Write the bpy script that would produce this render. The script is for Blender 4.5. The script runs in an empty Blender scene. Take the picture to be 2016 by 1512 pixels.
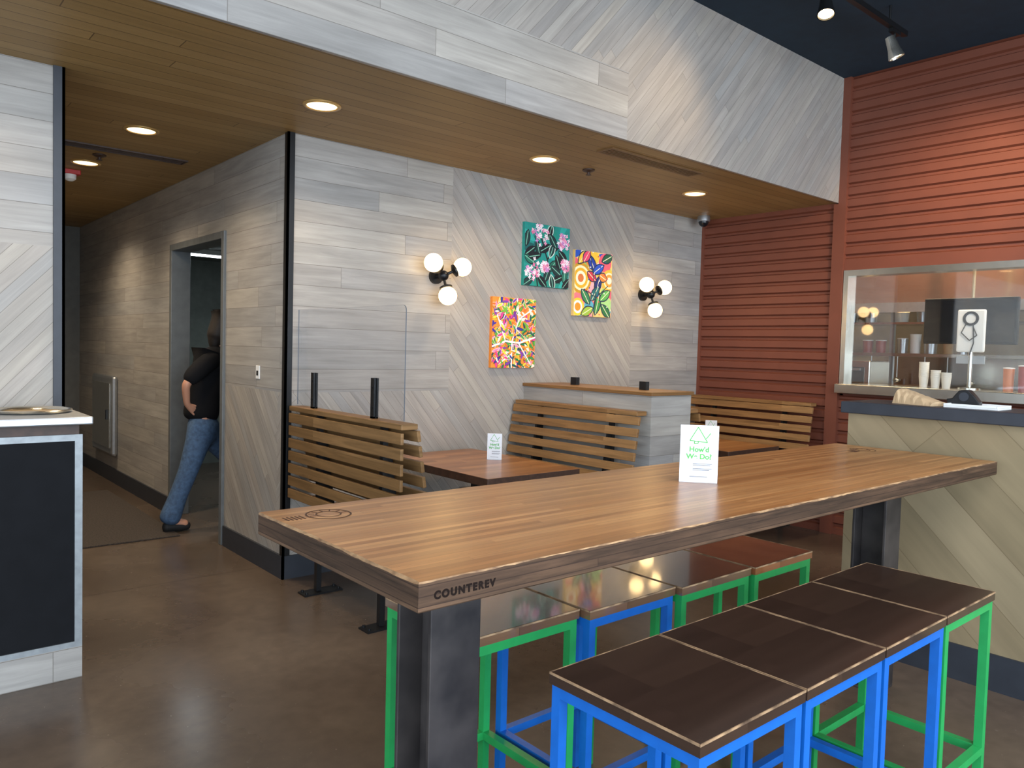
import bpy, math, random
from mathutils import Vector, Matrix
R=random.Random(7)
S=bpy.context.scene
COL=S.collection
def lin(c):
    o=[]
    for v in c[:3]:
        v=v/255.0
        o.append(v/12.92 if v<=0.04045 else ((v+0.055)/1.055)**2.4)
    return (*o,1.0)
# ------------------------------------------------------------ materials
def nm(name):
    m=bpy.data.materials.new(name); m.use_nodes=True
    return m,m.node_tree,m.node_tree.nodes['Principled BSDF']
def setin(nt,sock,v):
    if isinstance(v,(int,float)): sock.default_value=v
    elif isinstance(v,tuple): sock.default_value=v
    else: nt.links.new(v,sock)
def mth(nt,op,a,b=None,c=None):
    n=nt.nodes.new('ShaderNodeMath'); n.operation=op
    for i,v in enumerate((a,b,c)):
        if v is not None: setin(nt,n.inputs[i],v)
    return n.outputs[0]
def mixc(nt,f,a,b,bt='MIX'):
    n=nt.nodes.new('ShaderNodeMix'); n.data_type='RGBA'; n.blend_type=bt
    setin(nt,n.inputs[0],f); setin(nt,n.inputs[6],a); setin(nt,n.inputs[7],b)
    return n.outputs[2]
def ramp(nt,f,stops):
    n=nt.nodes.new('ShaderNodeValToRGB'); e=n.color_ramp.elements
    e[0].position=stops[0][0]; e[0].color=stops[0][1]
    e[1].position=stops[-1][0]; e[1].color=stops[-1][1]
    for p,c in stops[1:-1]:
        x=e.new(p); x.color=c
    nt.links.new(f,n.inputs[0]); return n.outputs[0]
def noise(nt,vec,scale,detail=3,rough=.5,dist=0):
    n=nt.nodes.new('ShaderNodeTexNoise'); n.inputs['Scale'].default_value=scale
    n.inputs['Detail'].default_value=detail; n.inputs['Roughness'].default_value=rough
    n.inputs['Distortion'].default_value=dist
    if vec is not None: nt.links.new(vec,n.inputs['Vector'])
    return n.outputs['Fac']
def comb(nt,x,y,z=0.0):
    n=nt.nodes.new('ShaderNodeCombineXYZ')
    for i,v in enumerate((x,y,z)): setin(nt,n.inputs[i],v)
    return n.outputs[0]
def bump(nt,b,h,s,d=.01):
    n=nt.nodes.new('ShaderNodeBump'); n.inputs['Strength'].default_value=s; n.inputs['Distance'].default_value=d
    nt.links.new(h,n.inputs['Height']); nt.links.new(n.outputs[0],b.inputs['Normal'])
def simple(name,rgb,rough=.5,metal=0,var=.12,scale=12,spec=.5,coat=0,rgb2=None):
    m,nt,b=nm(name); c=lin(rgb)
    tc=nt.nodes.new('ShaderNodeTexCoord')
    f=noise(nt,tc.outputs['Object'],scale,4)
    d=tuple(v*(1-var) for v in c[:3])+(1,); l=tuple(min(1,v*(1+var)) for v in c[:3])+(1,)
    if rgb2: l=lin(rgb2)
    nt.links.new(ramp(nt,f,[(.3,d),(.7,l)]),b.inputs['Base Color'])
    b.inputs['Roughness'].default_value=rough; b.inputs['Metallic'].default_value=metal
    b.inputs['Specular IOR Level'].default_value=spec; b.inputs['Coat Weight'].default_value=coat
    return m
def emit(name,rgb,s):
    m,nt,b=nm(name); b.inputs['Base Color'].default_value=lin(rgb)
    b.inputs['Emission Color'].default_value=lin(rgb); b.inputs['Emission Strength'].default_value=s
    return m
def plank(name,ang,h,L,cols,gap=(70,60,52),gw=.003,rough=.5,grain=.3,gs=1.0,spec=.3,bs=.3,blotch=.15,coat=0,gapf=.75,crough=.2):
    m,nt,b=nm(name)
    uv=nt.nodes.new('ShaderNodeUVMap'); sp=nt.nodes.new('ShaderNodeSeparateXYZ')
    nt.links.new(uv.outputs[0],sp.inputs[0])
    a=math.radians(ang); ca,sa=math.cos(a),math.sin(a)
    u=mth(nt,'ADD',mth(nt,'MULTIPLY',sp.outputs[0],ca),mth(nt,'MULTIPLY',sp.outputs[1],sa))
    v=mth(nt,'ADD',mth(nt,'MULTIPLY',sp.outputs[0],-sa),mth(nt,'MULTIPLY',sp.outputs[1],ca))
    vh=mth(nt,'DIVIDE',v,h); row=mth(nt,'FLOOR',vh); fv=mth(nt,'FRACT',vh)
    w=nt.nodes.new('ShaderNodeTexWhiteNoise'); w.noise_dimensions='1D'; nt.links.new(row,w.inputs['W'])
    ul=mth(nt,'ADD',mth(nt,'DIVIDE',u,L),mth(nt,'MULTIPLY',w.outputs['Value'],7.0))
    col=mth(nt,'FLOOR',ul); fu=mth(nt,'FRACT',ul)
    w2=nt.nodes.new('ShaderNodeTexWhiteNoise'); w2.noise_dimensions='2D'; nt.links.new(comb(nt,row,col),w2.inputs['Vector'])
    rnd=w2.outputs['Value']
    n=len(cols)
    base=ramp(nt,rnd,[(i/(n-1),lin(c)) for i,c in enumerate(cols)])
    gv=comb(nt,mth(nt,'MULTIPLY',u,1.6*gs),mth(nt,'MULTIPLY',v,26*gs),mth(nt,'MULTIPLY',rnd,37.0))
    g=noise(nt,gv,1.0,5,.65,.6)
    gr=ramp(nt,g,[(.3,(1-grain,1-grain,1-grain,1)),(.72,(1+grain*.35,)*3+(1,))])
    c=mixc(nt,1.0,base,gr,'MULTIPLY')
    bl=noise(nt,comb(nt,mth(nt,'MULTIPLY',u,2.2),mth(nt,'MULTIPLY',v,7.0),mth(nt,'MULTIPLY',rnd,11.0)),1.0,2)
    c=mixc(nt,1.0,c,ramp(nt,bl,[(.35,(1-blotch,)*3+(1,)),(.7,(1,1,1,1))]),'MULTIPLY')
    e1=mth(nt,'LESS_THAN',fv,gw/h); e2=mth(nt,'LESS_THAN',fu,gw/L); e=mth(nt,'MAXIMUM',e1,e2)
    c=mixc(nt,mth(nt,'MULTIPLY',e,gapf),c,lin(gap))
    nt.links.new(c,b.inputs['Base Color'])
    b.inputs['Roughness'].default_value=rough; b.inputs['Specular IOR Level'].default_value=spec; b.inputs['Coat Weight'].default_value=coat
    b.inputs['Coat Roughness'].default_value=crough
    hh=mth(nt,'SUBTRACT',mth(nt,'MULTIPLY',g,.25),e)
    bump(nt,b,hh,bs,.003)
    return m
WW=[(157,154,150),(173,167,160),(164,160,155),(178,172,163),(159,158,157),(171,164,155)]
WD=[(158,153,148),(170,163,155),(164,158,151),(175,168,158),(160,157,153),(169,161,152)]
M={}
M['wh']=plank('whitewash_horizontal',0,.135,1.5,WW,rough=.55,grain=.24,gap=(98,91,84),gw=.003,blotch=.16)
M['wdn']=plank('whitewash_diagonal_down',-50,.062,2.0,WD,rough=.55,grain=.22,gap=(102,95,88),gw=.0022,blotch=.13)
M['wup']=plank('whitewash_diagonal_up',48,.062,2.0,WD,rough=.55,grain=.22,gap=(102,95,88),gw=.0022,blotch=.13)
M['ceil']=plank('brown_ceiling_plank',0,.10,3.2,[(160,130,82),(152,122,75),(168,138,90)],gap=(86,64,38),rough=.5,grain=.12,gw=.005,blotch=.08,gapf=.85)
M['ply']=plank('tan_plywood',45,.19,4.0,[(150,134,105),(145,129,100),(156,140,111)],gap=(108,92,68),gw=.0035,rough=.65,grain=.12,gs=.5,spec=.2,bs=.2,gapf=.65)
M['bar']=plank('bar_top_wood',0,.022,1.6,[(192,134,78),(166,110,60),(202,145,88),(180,122,69)],gap=(112,70,40),gw=.0012,rough=.32,grain=.32,gs=1.4,spec=.42,bs=.08,coat=.1,blotch=.18)
M['baredge']=plank('bar_edge_wood',0,.02,3,[(100,75,56),(80,59,44),(112,85,64)],gap=(46,31,23),gw=.002,rough=.65,grain=.65,gs=2.2,blotch=.4,bs=.6)
M['worn']=simple('worn_wood_arris',(104,74,50),.6,scale=22,rgb2=(180,144,104))
M['slat']=plank('slat_wood',0,.3,2.2,[(152,112,70),(138,99,58),(164,124,80)],gap=(130,95,60),gw=.001,rough=.4,grain=.38,gs=1.5)
M['slatdark']=plank('slat_wood_aged',0,.3,2.2,[(142,108,70),(126,94,58)],gap=(110,80,50),gw=.001,rough=.45,grain=.38,gs=1.5)
M['ttop']=plank('booth_table_wood',0,.07,1.2,[(172,118,72),(150,98,56),(182,128,80)],gap=(90,54,30),gw=.0015,rough=.3,grain=.4,bs=.1,coat=.2)
M['tedge']=simple('dark_table_edge',(62,42,32),.5,scale=30,var=.3)
M['seat']=plank('dark_seat_wood',0,.4,.9,[(60,44,36),(54,39,32),(64,47,38)],gap=(40,28,22),gw=.001,rough=.26,grain=.2,bs=.04,coat=.6,crough=.1,blotch=.1)
M['seatsheen']=plank('sheen_tinted_seat_wood',0,.4,.9,[(112,82,60),(98,72,53),(122,91,68)],gap=(60,42,30),gw=.001,rough=.18,grain=.22,bs=.03,coat=1,crough=.06,spec=.6,blotch=.1)  # dark seat wood, lightened: warm reflected sheen painted into the colour
M['seatred']=plank('reddish_seat_wood',0,.4,.9,[(144,84,50),(126,72,42),(156,95,58)],gap=(60,32,20),gw=.001,rough=.18,grain=.3,bs=.04,coat=1,crough=.06,spec=.6)
M['seatedge']=simple('worn_seat_edge',(58,40,30),.6,scale=22,rgb2=(180,146,110))
M['blue']=simple('blue_paint',(16,96,184),.38,scale=20,var=.08)
M['green']=simple('green_paint',(34,150,78),.38,scale=20,var=.08)
M['steel']=simple('raw_dark_steel',(40,38,42),.5,.45,.35,5,rgb2=(84,78,76))
M['black']=simple('black_metal',(24,25,27),.4,.3)
M['blackp']=simple('black_panel',(20,21,24),.8,spec=.15)
M['char']=simple('charcoal_trim',(44,48,56),.5)
M['red']=simple('red_brown_paint',(116,64,47),.48,.15,.06,5)
M['navy']=simple('navy_ceiling_paint',(22,44,60),.85)
M['alu']=simple('brushed_aluminium',(180,183,186),.35,.85,.06,30)
M['weath']=simple('weathered_grey_metal',(146,151,154),.5,.5,.15,25)
M['stain']=simple('stainless_steel',(204,200,190),.2,.95,.06,20)
M['stainw']=simple('stainless_light',(186,190,194),.35,.6,.05,20)
M['kdark']=simple('kitchen_steel_wall',(180,166,138),.35,.4,.15,4)
M['frame']=simple('grey_door_frame_paint',(96,100,102),.45)
M['endw']=simple('dark_grey_paint',(92,90,84),.6)
M['white']=simple('white_plastic',(232,232,230),.45,var=.02)
M['paper']=simple('white_card',(222,226,232),.5,var=.02)
M['kraft']=simple('kraft_paper',(196,168,132),.8)
M['greenink']=simple('green_ink',(84,172,80),.6)
M['greyink']=simple('grey_ink',(120,122,128),.6)
M['burn']=simple('burnt_wood_mark',(28,20,17),.8,spec=.1)
M['burnlight']=simple('light_burnt_mark',(78,50,34),.7)
M['glob']=emit('warm_globe_glass',(255,214,152),5.5)
M['led']=emit('warm_lamp_disc',(255,214,150),4.0)
M['spotface']=emit('spot_lamp_face',(255,224,170),12.0)
M['tube']=emit('white_tube',(235,245,255),6.0)
M['redp']=simple('red_plastic',(190,40,36),.4)
M['brass']=simple('warm_reflector',(214,176,112),.3,.6)
M['mat']=simple('dark_coir_mat',(58,50,44),.95,scale=80,var=.5)
M['greywall']=simple('grey_green_paint',(112,118,112),.7)
M['doorp']=simple('dark_grey_door_paint',(76,80,82),.45)
M['skin']=simple('skin',(190,138,112),.5,var=.05)
M['shirt']=simple('black_cotton',(18,18,21),.9,spec=.2)
M['jean']=simple('blue_denim',(62,86,116),.85,scale=40,var=.3)
M['hair']=simple('dark_hair',(28,21,18),.6,scale=60,var=.4)
M['rub']=simple('rubber_sole',(22,22,24),.7)
M['screen']=simple('dark_screen',(16,20,26),.2)
M['cup']=simple('paper_cup',(236,232,224),.6,var=.03)
M['salsa']=simple('red_sauce',(150,50,36),.35)
M['orange']=simple('orange_drink',(196,112,56),.35)
def glassy(name,f,tint=(1,1,1,1)):
    m,nt,b=nm(name); nt.nodes.remove(b)
    t=nt.nodes.new('ShaderNodeBsdfTransparent'); t.inputs[0].default_value=tint
    g=nt.nodes.new('ShaderNodeBsdfGlossy'); g.inputs['Roughness'].default_value=.03
    x=nt.nodes.new('ShaderNodeMixShader'); x.inputs[0].default_value=f
    nt.links.new(t.outputs[0],x.inputs[1]); nt.links.new(g.outputs[0],x.inputs[2])
    nt.links.new(x.outputs[0],nt.nodes['Material Output'].inputs[0]); return m
M['glass']=glassy('clear_acrylic',.06,(.96,.97,.985,1))
M['wglass']=glassy('window_glass',.12,(.97,.98,.98,1))
M['gedge']=simple('acrylic_edge',(90,96,104),.3)
def floor_mat():
    m,nt,b=nm('brown_polished_concrete')
    tc=nt.nodes.new('ShaderNodeTexCoord'); o=tc.outputs['Object']
    a=noise(nt,o,.9,5,.5,.2); c=ramp(nt,a,[(.3,lin((76,64,54))),(.5,lin((88,75,64))),(.7,lin((104,90,77)))])
    f=noise(nt,o,14,6,.6); c=mixc(nt,1.0,c,ramp(nt,f,[(.35,(.86,.86,.86,1)),(.65,(1.07,1.07,1.07,1))]),'MULTIPLY')
    sp=nt.nodes.new('ShaderNodeTexNoise'); sp.inputs['Scale'].default_value=55; nt.links.new(o,sp.inputs['Vector'])
    c=mixc(nt,mth(nt,'MULTIPLY',mth(nt,'GREATER_THAN',sp.outputs['Fac'],.74),.35),c,lin((170,160,150)))
    s=nt.nodes.new('ShaderNodeSeparateXYZ'); nt.links.new(o,s.inputs[0])
    j=mth(nt,'LESS_THAN',mth(nt,'ABSOLUTE',mth(nt,'SUBTRACT',s.outputs[1],5.0)),.004)
    j2=mth(nt,'LESS_THAN',mth(nt,'ABSOLUTE',mth(nt,'SUBTRACT',s.outputs[0],4.6)),.004)
    c=mixc(nt,mth(nt,'MULTIPLY',mth(nt,'MAXIMUM',j,j2),.7),c,lin((35,26,22)))
    nt.links.new(c,b.inputs['Base Color'])
    nt.links.new(ramp(nt,a,[(.3,(.22,.22,.22,1)),(.7,(.33,.33,.33,1))]),b.inputs['Roughness'])
    b.inputs['Specular IOR Level'].default_value=.5
    return m
M['floor']=floor_mat()
PC={}
def paint(rgb):
    if rgb not in PC: PC[rgb]=simple('paint_%s'%len(PC),rgb,.6,var=.08,scale=30)
    return PC[rgb]
# ------------------------------------------------------------ mesh builder
class MB:
    def __init__(s): s.v=[];s.f=[];s.m=[]
    def add(s,vs,fs,m=0,T=None):
        o=len(s.v)
        for v in vs:
            v=Vector(v); s.v.append(tuple(T@v) if T is not None else tuple(v))
        for i,f in enumerate(fs):
            s.f.append(tuple(o+k for k in f)); s.m.append(m[i] if isinstance(m,list) else m)
        return s
    def box(s,x0,x1,y0,y1,z0,z1,m=0,ms=None,T=None):
        vs=[(x0,y0,z0),(x1,y0,z0),(x1,y1,z0),(x0,y1,z0),(x0,y0,z1),(x1,y0,z1),(x1,y1,z1),(x0,y1,z1)]
        fs=[(0,3,2,1),(4,5,6,7),(0,1,5,4),(1,2,6,5),(2,3,7,6),(3,0,4,7)]
        if ms is None: ms=m
        return s.add(vs,fs,[ms,m,ms,ms,ms,ms],T)
    def lathe(s,prof,T=None,n=24,m=0,caps=True):
        vs=[];fs=[];k=len(prof)
        for r,z in prof:
            for i in range(n):
                a=2*math.pi*i/n; vs.append((r*math.cos(a),r*math.sin(a),z))
        for j in range(k-1):
            for i in range(n):
                i2=(i+1)%n; fs.append((j*n+i,j*n+i2,(j+1)*n+i2,(j+1)*n+i))
        if caps:
            if prof[0][0]>1e-5: fs.append(tuple(reversed(range(n))))
            if prof[-1][0]>1e-5: fs.append(tuple((k-1)*n+i for i in range(n)))
        return s.add(vs,fs,m,T)
    def cyl(s,p0,p1,r,r1=None,n=16,m=0):
        p0=Vector(p0);p1=Vector(p1);d=p1-p0
        T=Matrix.Translation(p0)@d.to_track_quat('Z','Y').to_matrix().to_4x4()
        return s.lathe([(r,0),(r if r1 is None else r1,d.length)],T,n,m)
    def sph(s,c,r,m=0,n=24,k=14,sc=(1,1,1)):
        prof=[(max(1e-4,r*math.sin(math.pi*i/k)),-r*math.cos(math.pi*i/k)) for i in range(k+1)]
        return s.lathe(prof,Matrix.Translation(Vector(c))@Matrix.Diagonal((*sc,1)),n,m,False)
    def tube(s,pts,r,m=0,n=8):
        for a,b in zip(pts[:-1],pts[1:]): s.cyl(a,b,r,n=n,m=m)
        return s
    def mesh(s,name,mats,smooth=False,bevel=0):
        me=bpy.data.meshes.new(name); me.from_pydata(s.v,[],s.f)
        for x in mats: me.materials.append(M[x] if isinstance(x,str) else x)
        for p,i in zip(me.polygons,s.m): p.material_index=i
        uv=me.uv_layers.new(name='UVMap')
        for p in me.polygons:
            nn=p.normal; ax=max(range(3),key=lambda i:abs(nn[i]))
            for li in p.loop_indices:
                c=me.vertices[me.loops[li].vertex_index].co
                uv.data[li].uv=(c.x,c.y) if ax==2 else ((c.y,c.z) if ax==0 else (c.x,c.z))
        if smooth:
            for p in me.polygons: p.use_smooth=True
            me.set_sharp_from_angle(angle=math.radians(38))
        me.update(); return me
    def obj(s,name,mats,parent=None,loc=(0,0,0),rot=(0,0,0),smooth=False,bevel=0,label=None,cat=None,group=None,kind=None):
        o=bpy.data.objects.new(name,s.mesh(name,mats,smooth)); COL.objects.link(o)
        return fin(o,parent,loc,rot,bevel,label,cat,group,kind)
def fin(o,parent=None,loc=(0,0,0),rot=(0,0,0),bevel=0,label=None,cat=None,group=None,kind=None):
    o.location=loc; o.rotation_euler=rot
    if parent: o.parent=parent
    if bevel:
        b=o.modifiers.new('b','BEVEL'); b.width=bevel; b.segments=2; b.limit_method='ANGLE'; b.angle_limit=math.radians(40)
    if label: o['label']=label
    if cat: o['category']=cat
    if group: o['group']=group
    if kind: o['kind']=kind
    return o
def E(name,loc,label,cat,rot=(0,0,0),group=None):
    o=bpy.data.objects.new(name,None); COL.objects.link(o); o.empty_display_size=.1
    return fin(o,None,loc,rot,0,label,cat,group)
def inst(name,me,parent,loc=(0,0,0),rot=(0,0,0),bevel=0,**k):
    o=bpy.data.objects.new(name,me); COL.objects.link(o); return fin(o,parent,loc,rot,bevel,**k)
def text(name,s,size,mat,parent,loc,rot,align='CENTER',bold=0,space=1.0):
    cu=bpy.data.curves.new('t','FONT'); cu.body=s; cu.size=size; cu.align_x=align; cu.extrude=.0004; cu.offset=bold; cu.space_character=space
    t=bpy.data.objects.new('t',cu); COL.objects.link(t)
    dg=bpy.context.evaluated_depsgraph_get()
    me=bpy.data.meshes.new_from_object(t.evaluated_get(dg)); me.materials.clear(); me.materials.append(M[mat])
    bpy.data.objects.remove(t)
    return inst(name,me,parent,loc,rot)
ST='structure'
# ------------------------------------------------------------ constants
ZC=2.84; YW=4.66; XC=2.10; XR=6.45; YF=3.26; ZT=3.88; YE=10.5
# ------------------------------------------------------------ room
MB().box(-6,9,-6,10.8,-.1,0).obj('floor',['floor'],kind=ST)
b=MB()
b.box(XC,3.373,YW,YW+.12,1.2,ZC,0); b.box(XC,3.373,YW,YW+.12,0,1.2,1)
b.box(3.373,5.405,YW,YW+.12,0,ZC,1); b.box(5.405,XR,YW,YW+.12,0,ZC,0)
b.obj('wall_back',['wh','wdn'],kind=ST)
D0,D1,DZ=5.76,6.93,2.28
b=MB(); y0=YW+.12
b.box(XC,XC+.12,y0,D0,1.2,ZC,0); b.box(XC,XC+.12,y0,D0,0,1.2,1)
b.box(XC,XC+.12,D0,D1,DZ,ZC,0); b.box(XC,XC+.12,D1,YE,0,ZC,0)
b.obj('wall_corridor',['wh','wup'],kind=ST)
MB().box(.6,XC+.12,YE,YE+.12,0,ZC).obj('wall_corridor_end',['endw'],kind=ST)
b=MB(); b.box(-5,.80,4.4,4.55,1.96,ZC,0); b.box(-5,.80,4.4,4.55,0,1.96,1); b.box(.65,.80,4.55,YE,0,ZC,0)
b.obj('wall_left',['wh','wup'],kind=ST)
b=MB(); b.box(XC+.12,4.2,5.3,5.4,0,2.5); b.box(XC+.12,4.2,9.7,9.8,0,2.5); b.box(4.2,4.3,5.3,9.8,0,2.5); b.box(XC+.12,XC+.14,D1+.08,9.7,0,2.5)
b.obj('wall_utility',['greywall'],kind=ST)
MB().box(XC+.12,4.3,5.3,9.8,2.5,2.54).obj('ceiling_utility',['greywall'],kind=ST)
MB().box(-6,XR+.1,YF+.02,10.7,ZC,ZC+.06).obj('ceiling',['ceil'],kind=ST)
MB().box(-6,9,-6,YF,ZT,ZT+.08).obj('ceiling_main',['navy'],kind=ST)
b=MB()
b.box(-6,3.68,YF,YF+.02,ZC-.004,3.25,0); b.box(-6,3.68,YF,YF+.02,3.25,ZT,1); b.box(3.68,XR,YF,YF+.02,ZC-.004,ZT,1)
b.obj('wall_fascia',['wh','wup'],kind=ST)
def corr(b,y0,y1,z0,z1,x=XR,p=.1,d=.024):
    prof=[];z=z0
    while z<z1-1e-4:
        for dz,dx in ((0,-d),(.058,-d),(.070,0),(.088,0)):
            if z+dz<z1: prof.append((x+dx,z+dz))
        z+=p
    prof.append((x-d,z1))
    vs=[];fs=[]
    for (px,pz) in prof: vs+= [(px,y0,pz),(px,y1,pz)]
    for i in range(len(prof)-1): fs.append((2*i,2*i+1,2*i+3,2*i+2))
    b.add(vs,fs,0)
WZ0,WZ1,WY=1.30,2.23,3.17
b=MB()
corr(b,-6,YF-.06,2.30,ZT); corr(b,-6,YF-.06,.0,1.2); corr(b,YF+.03,YW,0,ZC)
b.box(XR+.001,XR+.1,-6,YF,WZ1+.03,ZT); b.box(XR+.001,XR+.1,-6,YF,0,1.22); b.box(XR+.001,XR+.1,WY,YW+.12,0,ZT)
b.obj('wall_right',['red'],kind=ST)
b=MB(); b.box(XR-.05,XR+.001,YF-.065,YF+.04,0,ZC-.012); b.box(XR-.05,XR+.001,YF-.065,YF,ZC-.012,ZT)
b.box(XR-.035,XR+.001,-6,YF-.065,WZ1+.03,WZ1+.09)
b.obj('trim_1',['red'],kind=ST)
MB().box(XR-.03,XR,YW-.03,YW,0,ZC).obj('trim_2',['red'],kind=ST)
b=MB(); b.box(XC-.012,XC+.035,YW-.012,YW+.001,.15,ZC); b.box(XC-.012,XC+.001,YW-.012,YW+.035,.15,ZC)
b.obj('trim_3',['black'],kind=ST)
b=MB(); b.box(.762,.812,4.385,4.401,0,ZC); b.box(.799,.812,4.385,4.56,0,ZC)
b.obj('trim_4',['char'],kind=ST)
b=MB(); b.box(XC-.015,XC,YW-.015,5.69,0,.15); b.box(XC-.015,XC,6.99,YE,0,.15)
b.obj('baseboard_corridor',['char'],kind=ST)
MB().box(XC-.015,XR-.03,YW-.015,YW,0,.15).obj('baseboard_back',['char'],kind=ST)
b=MB(); b.box(XC-.02,XC+.14,D0-.05,D0+.005,0,DZ+.05); b.box(XC-.02,XC+.14,D1-.005,D1+.05,0,DZ+.05); b.box(XC-.02,XC+.14,D0+.005,D1-.005,DZ-.005,DZ+.05)
b.obj('trim_5',['frame'],kind=ST,bevel=.004)
e=bpy.data.objects.new('door_1',None); COL.objects.link(e); e.location=(XC+.15,D0-.01,0); e['kind']=ST
e.rotation_euler=(0,0,math.radians(-90))
MB().box(-.02,.02,.02,1.08,.01,2.25).obj('door_leaf',['doorp'],e,bevel=.003)
for z in (.25,1.1,2.0): MB().cyl((-.025,0,z-.05),(-.025,0,z+.05),.009).obj('hinge',['stain'],e)
b=MB(); b.cyl((-.02,.98,1.0),(-.07,.98,1.0),.012); b.cyl((-.065,.98,1.0),(-.065,.86,1.0),.01); b.obj('door_handle',['stain'],e)
# kitchen room
b=MB(); b.box(8.7,8.8,-3,4.7,0,3.2); b.box(XR+.1,8.7,4.66,4.78,0,3.2); b.box(XR+.1,8.7,-3,-2.9,0,3.2)
b.obj('wall_kitchen',['kdark'],kind=ST)
MB().box(XR+.1,8.8,-3,4.7,3.2,3.25).obj('ceiling_kitchen',['kdark'],kind=ST)
b=MB(); b.box(XR-.04,XR+.1,-3,3.19,WZ1-.02,WZ1+.03); b.box(XR-.04,XR+.1,3.15,3.19,WZ0,WZ1-.02)
b.obj('trim_6',['stain'],kind=ST)
MB().box(XR-.12,XR+.35,-3,3.19,1.22,WZ0).obj('trim_7',['stain'],kind=ST,bevel=.006)
MB().box(XR+.03,XR+.036,-3,3.15,WZ0,WZ1-.02).obj('window_1',['wglass'],kind=ST)
# pony wall
PX=4.0;PY=1.93
MB().box(PX,PX+.32,-3,PY,.0,1.229).obj('wall_divider',['ply'],kind=ST)
MB().box(PX-.012,PX+.34,-3,PY+.012,0,.17).obj('baseboard_divider',['char'],kind=ST)
MB().box(PX-.03,PX+.38,-3,PY+.03,1.23,1.29).obj('counter_ledge',['char'],bevel=.004,label='dark slate ledge capping the plywood divider',cat='ledge')
# ------------------------------------------------------------ ceiling fixtures
def downlight(x,y,en=60,col=(1,.76,.48)):
    e=E('recessed_downlight',(x,y,ZC),'round recessed downlight with warm lamp in plank ceiling','ceiling light',group='recessed ceiling downlights')
    MB().lathe([(.105,0),(.105,-.004),(.098,-.008),(.086,-.008),(.082,-.003),(.082,0)],n=40,caps=False).obj('trim_ring',['brass'],e,smooth=True)
    MB().lathe([(.082,-.001),(.082,-.003),(.01,-.0035)],n=32).obj('lamp_disc',['led'],e)
    l=bpy.data.lights.new('downlight_beam','SPOT'); l.energy=en; l.color=col; l.spot_size=math.radians(145); l.spot_blend=1; l.shadow_soft_size=.12
    o=bpy.data.objects.new('downlight_beam',l); COL.objects.link(o); o.parent=e; o.location=(0,0,-.03)
for x,y,en in ((2.0,4.02,60),(3.67,4.0,60),(5.3,3.93,90),(.3,3.9,30)): downlight(x,y,en)
for x,y,en in ((1.41,5.32,85),(1.36,6.61,110),(1.36,8.3,130)): downlight(x,y,en,(1,.81,.58))
def vent(x0,x1,y0,y1,mt):
    w=x1-x0;h=y1-y0
    e=E('ceiling_vent',(x0,y0,ZC),'long slotted bronze air vent set in plank ceiling','vent',group='slot vents in plank ceiling')
    b=MB(); b.box(0,w,0,.014,-.01,0); b.box(0,w,h-.014,h,-.01,0); b.box(0,.014,0.014,h-.014,-.01,0); b.box(w-.014,w,0.014,h-.014,-.01,0)
    b.obj('vent_frame',[mt],e)
    n=5
    for i in range(n):
        y=.014+(h-.028)*(i+.5)/n
        MB().box(.014,w-.014,y-.004,y+.004,-.008,-.001).obj('louver',[mt],e)
    MB().box(.01,w-.01,.01,h-.01,-.0012,-.0002).obj('vent_duct',['black'],e)
M['bronze']=simple('bronze_vent_paint',(120,90,58),.5,.2)
vent(3.75,4.73,3.44,3.58,'bronze'); vent(.95,1.9,5.95,6.09,'tedge')
def puck(name,x,y,lab,cat,mt='brass'):
    b=MB(); b.lathe([(.045,.004),(.045,-.008),(.03,-.016),(.012,-.02),(.012,-.035),(.02,-.037),(.02,-.04),(.0001,-.04)],n=24)
    b.obj(name,[mt],loc=(x,y,ZC),smooth=True,label=lab,cat=cat)
puck('fire_sprinkler',4.10,3.99,'small concealed fire sprinkler in plank ceiling','sprinkler','tedge')
puck('smoke_detector',1.375,6.25,'small dark round detector in corridor ceiling','smoke detector','tedge')
e=E('security_camera',(6.22,4.5,ZC),'grey dome security camera under ceiling corner','security camera')
MB().lathe([(.055,0.004),(.06,-.02),(.06,-.05),(.05,-.055)],n=28).obj('camera_housing',['alu'],e,smooth=True)
MB().sph((0,0,-.055),.048,n=24,k=12).obj('dome_lens',['screen'],e,smooth=True)
e=E('alarm_strobe',(1.33,7.0,ZC),'small red and white alarm strobe on corridor ceiling','alarm')
MB().box(-.07,.07,-.045,.045,-.035,.004).obj('base',['redp'],e,bevel=.006)
MB().lathe([(.045,-.035),(.043,-.07),(.022,-.085),(.0001,-.088)],n=24).obj('strobe_lens',['white'],e,smooth=True)
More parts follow.
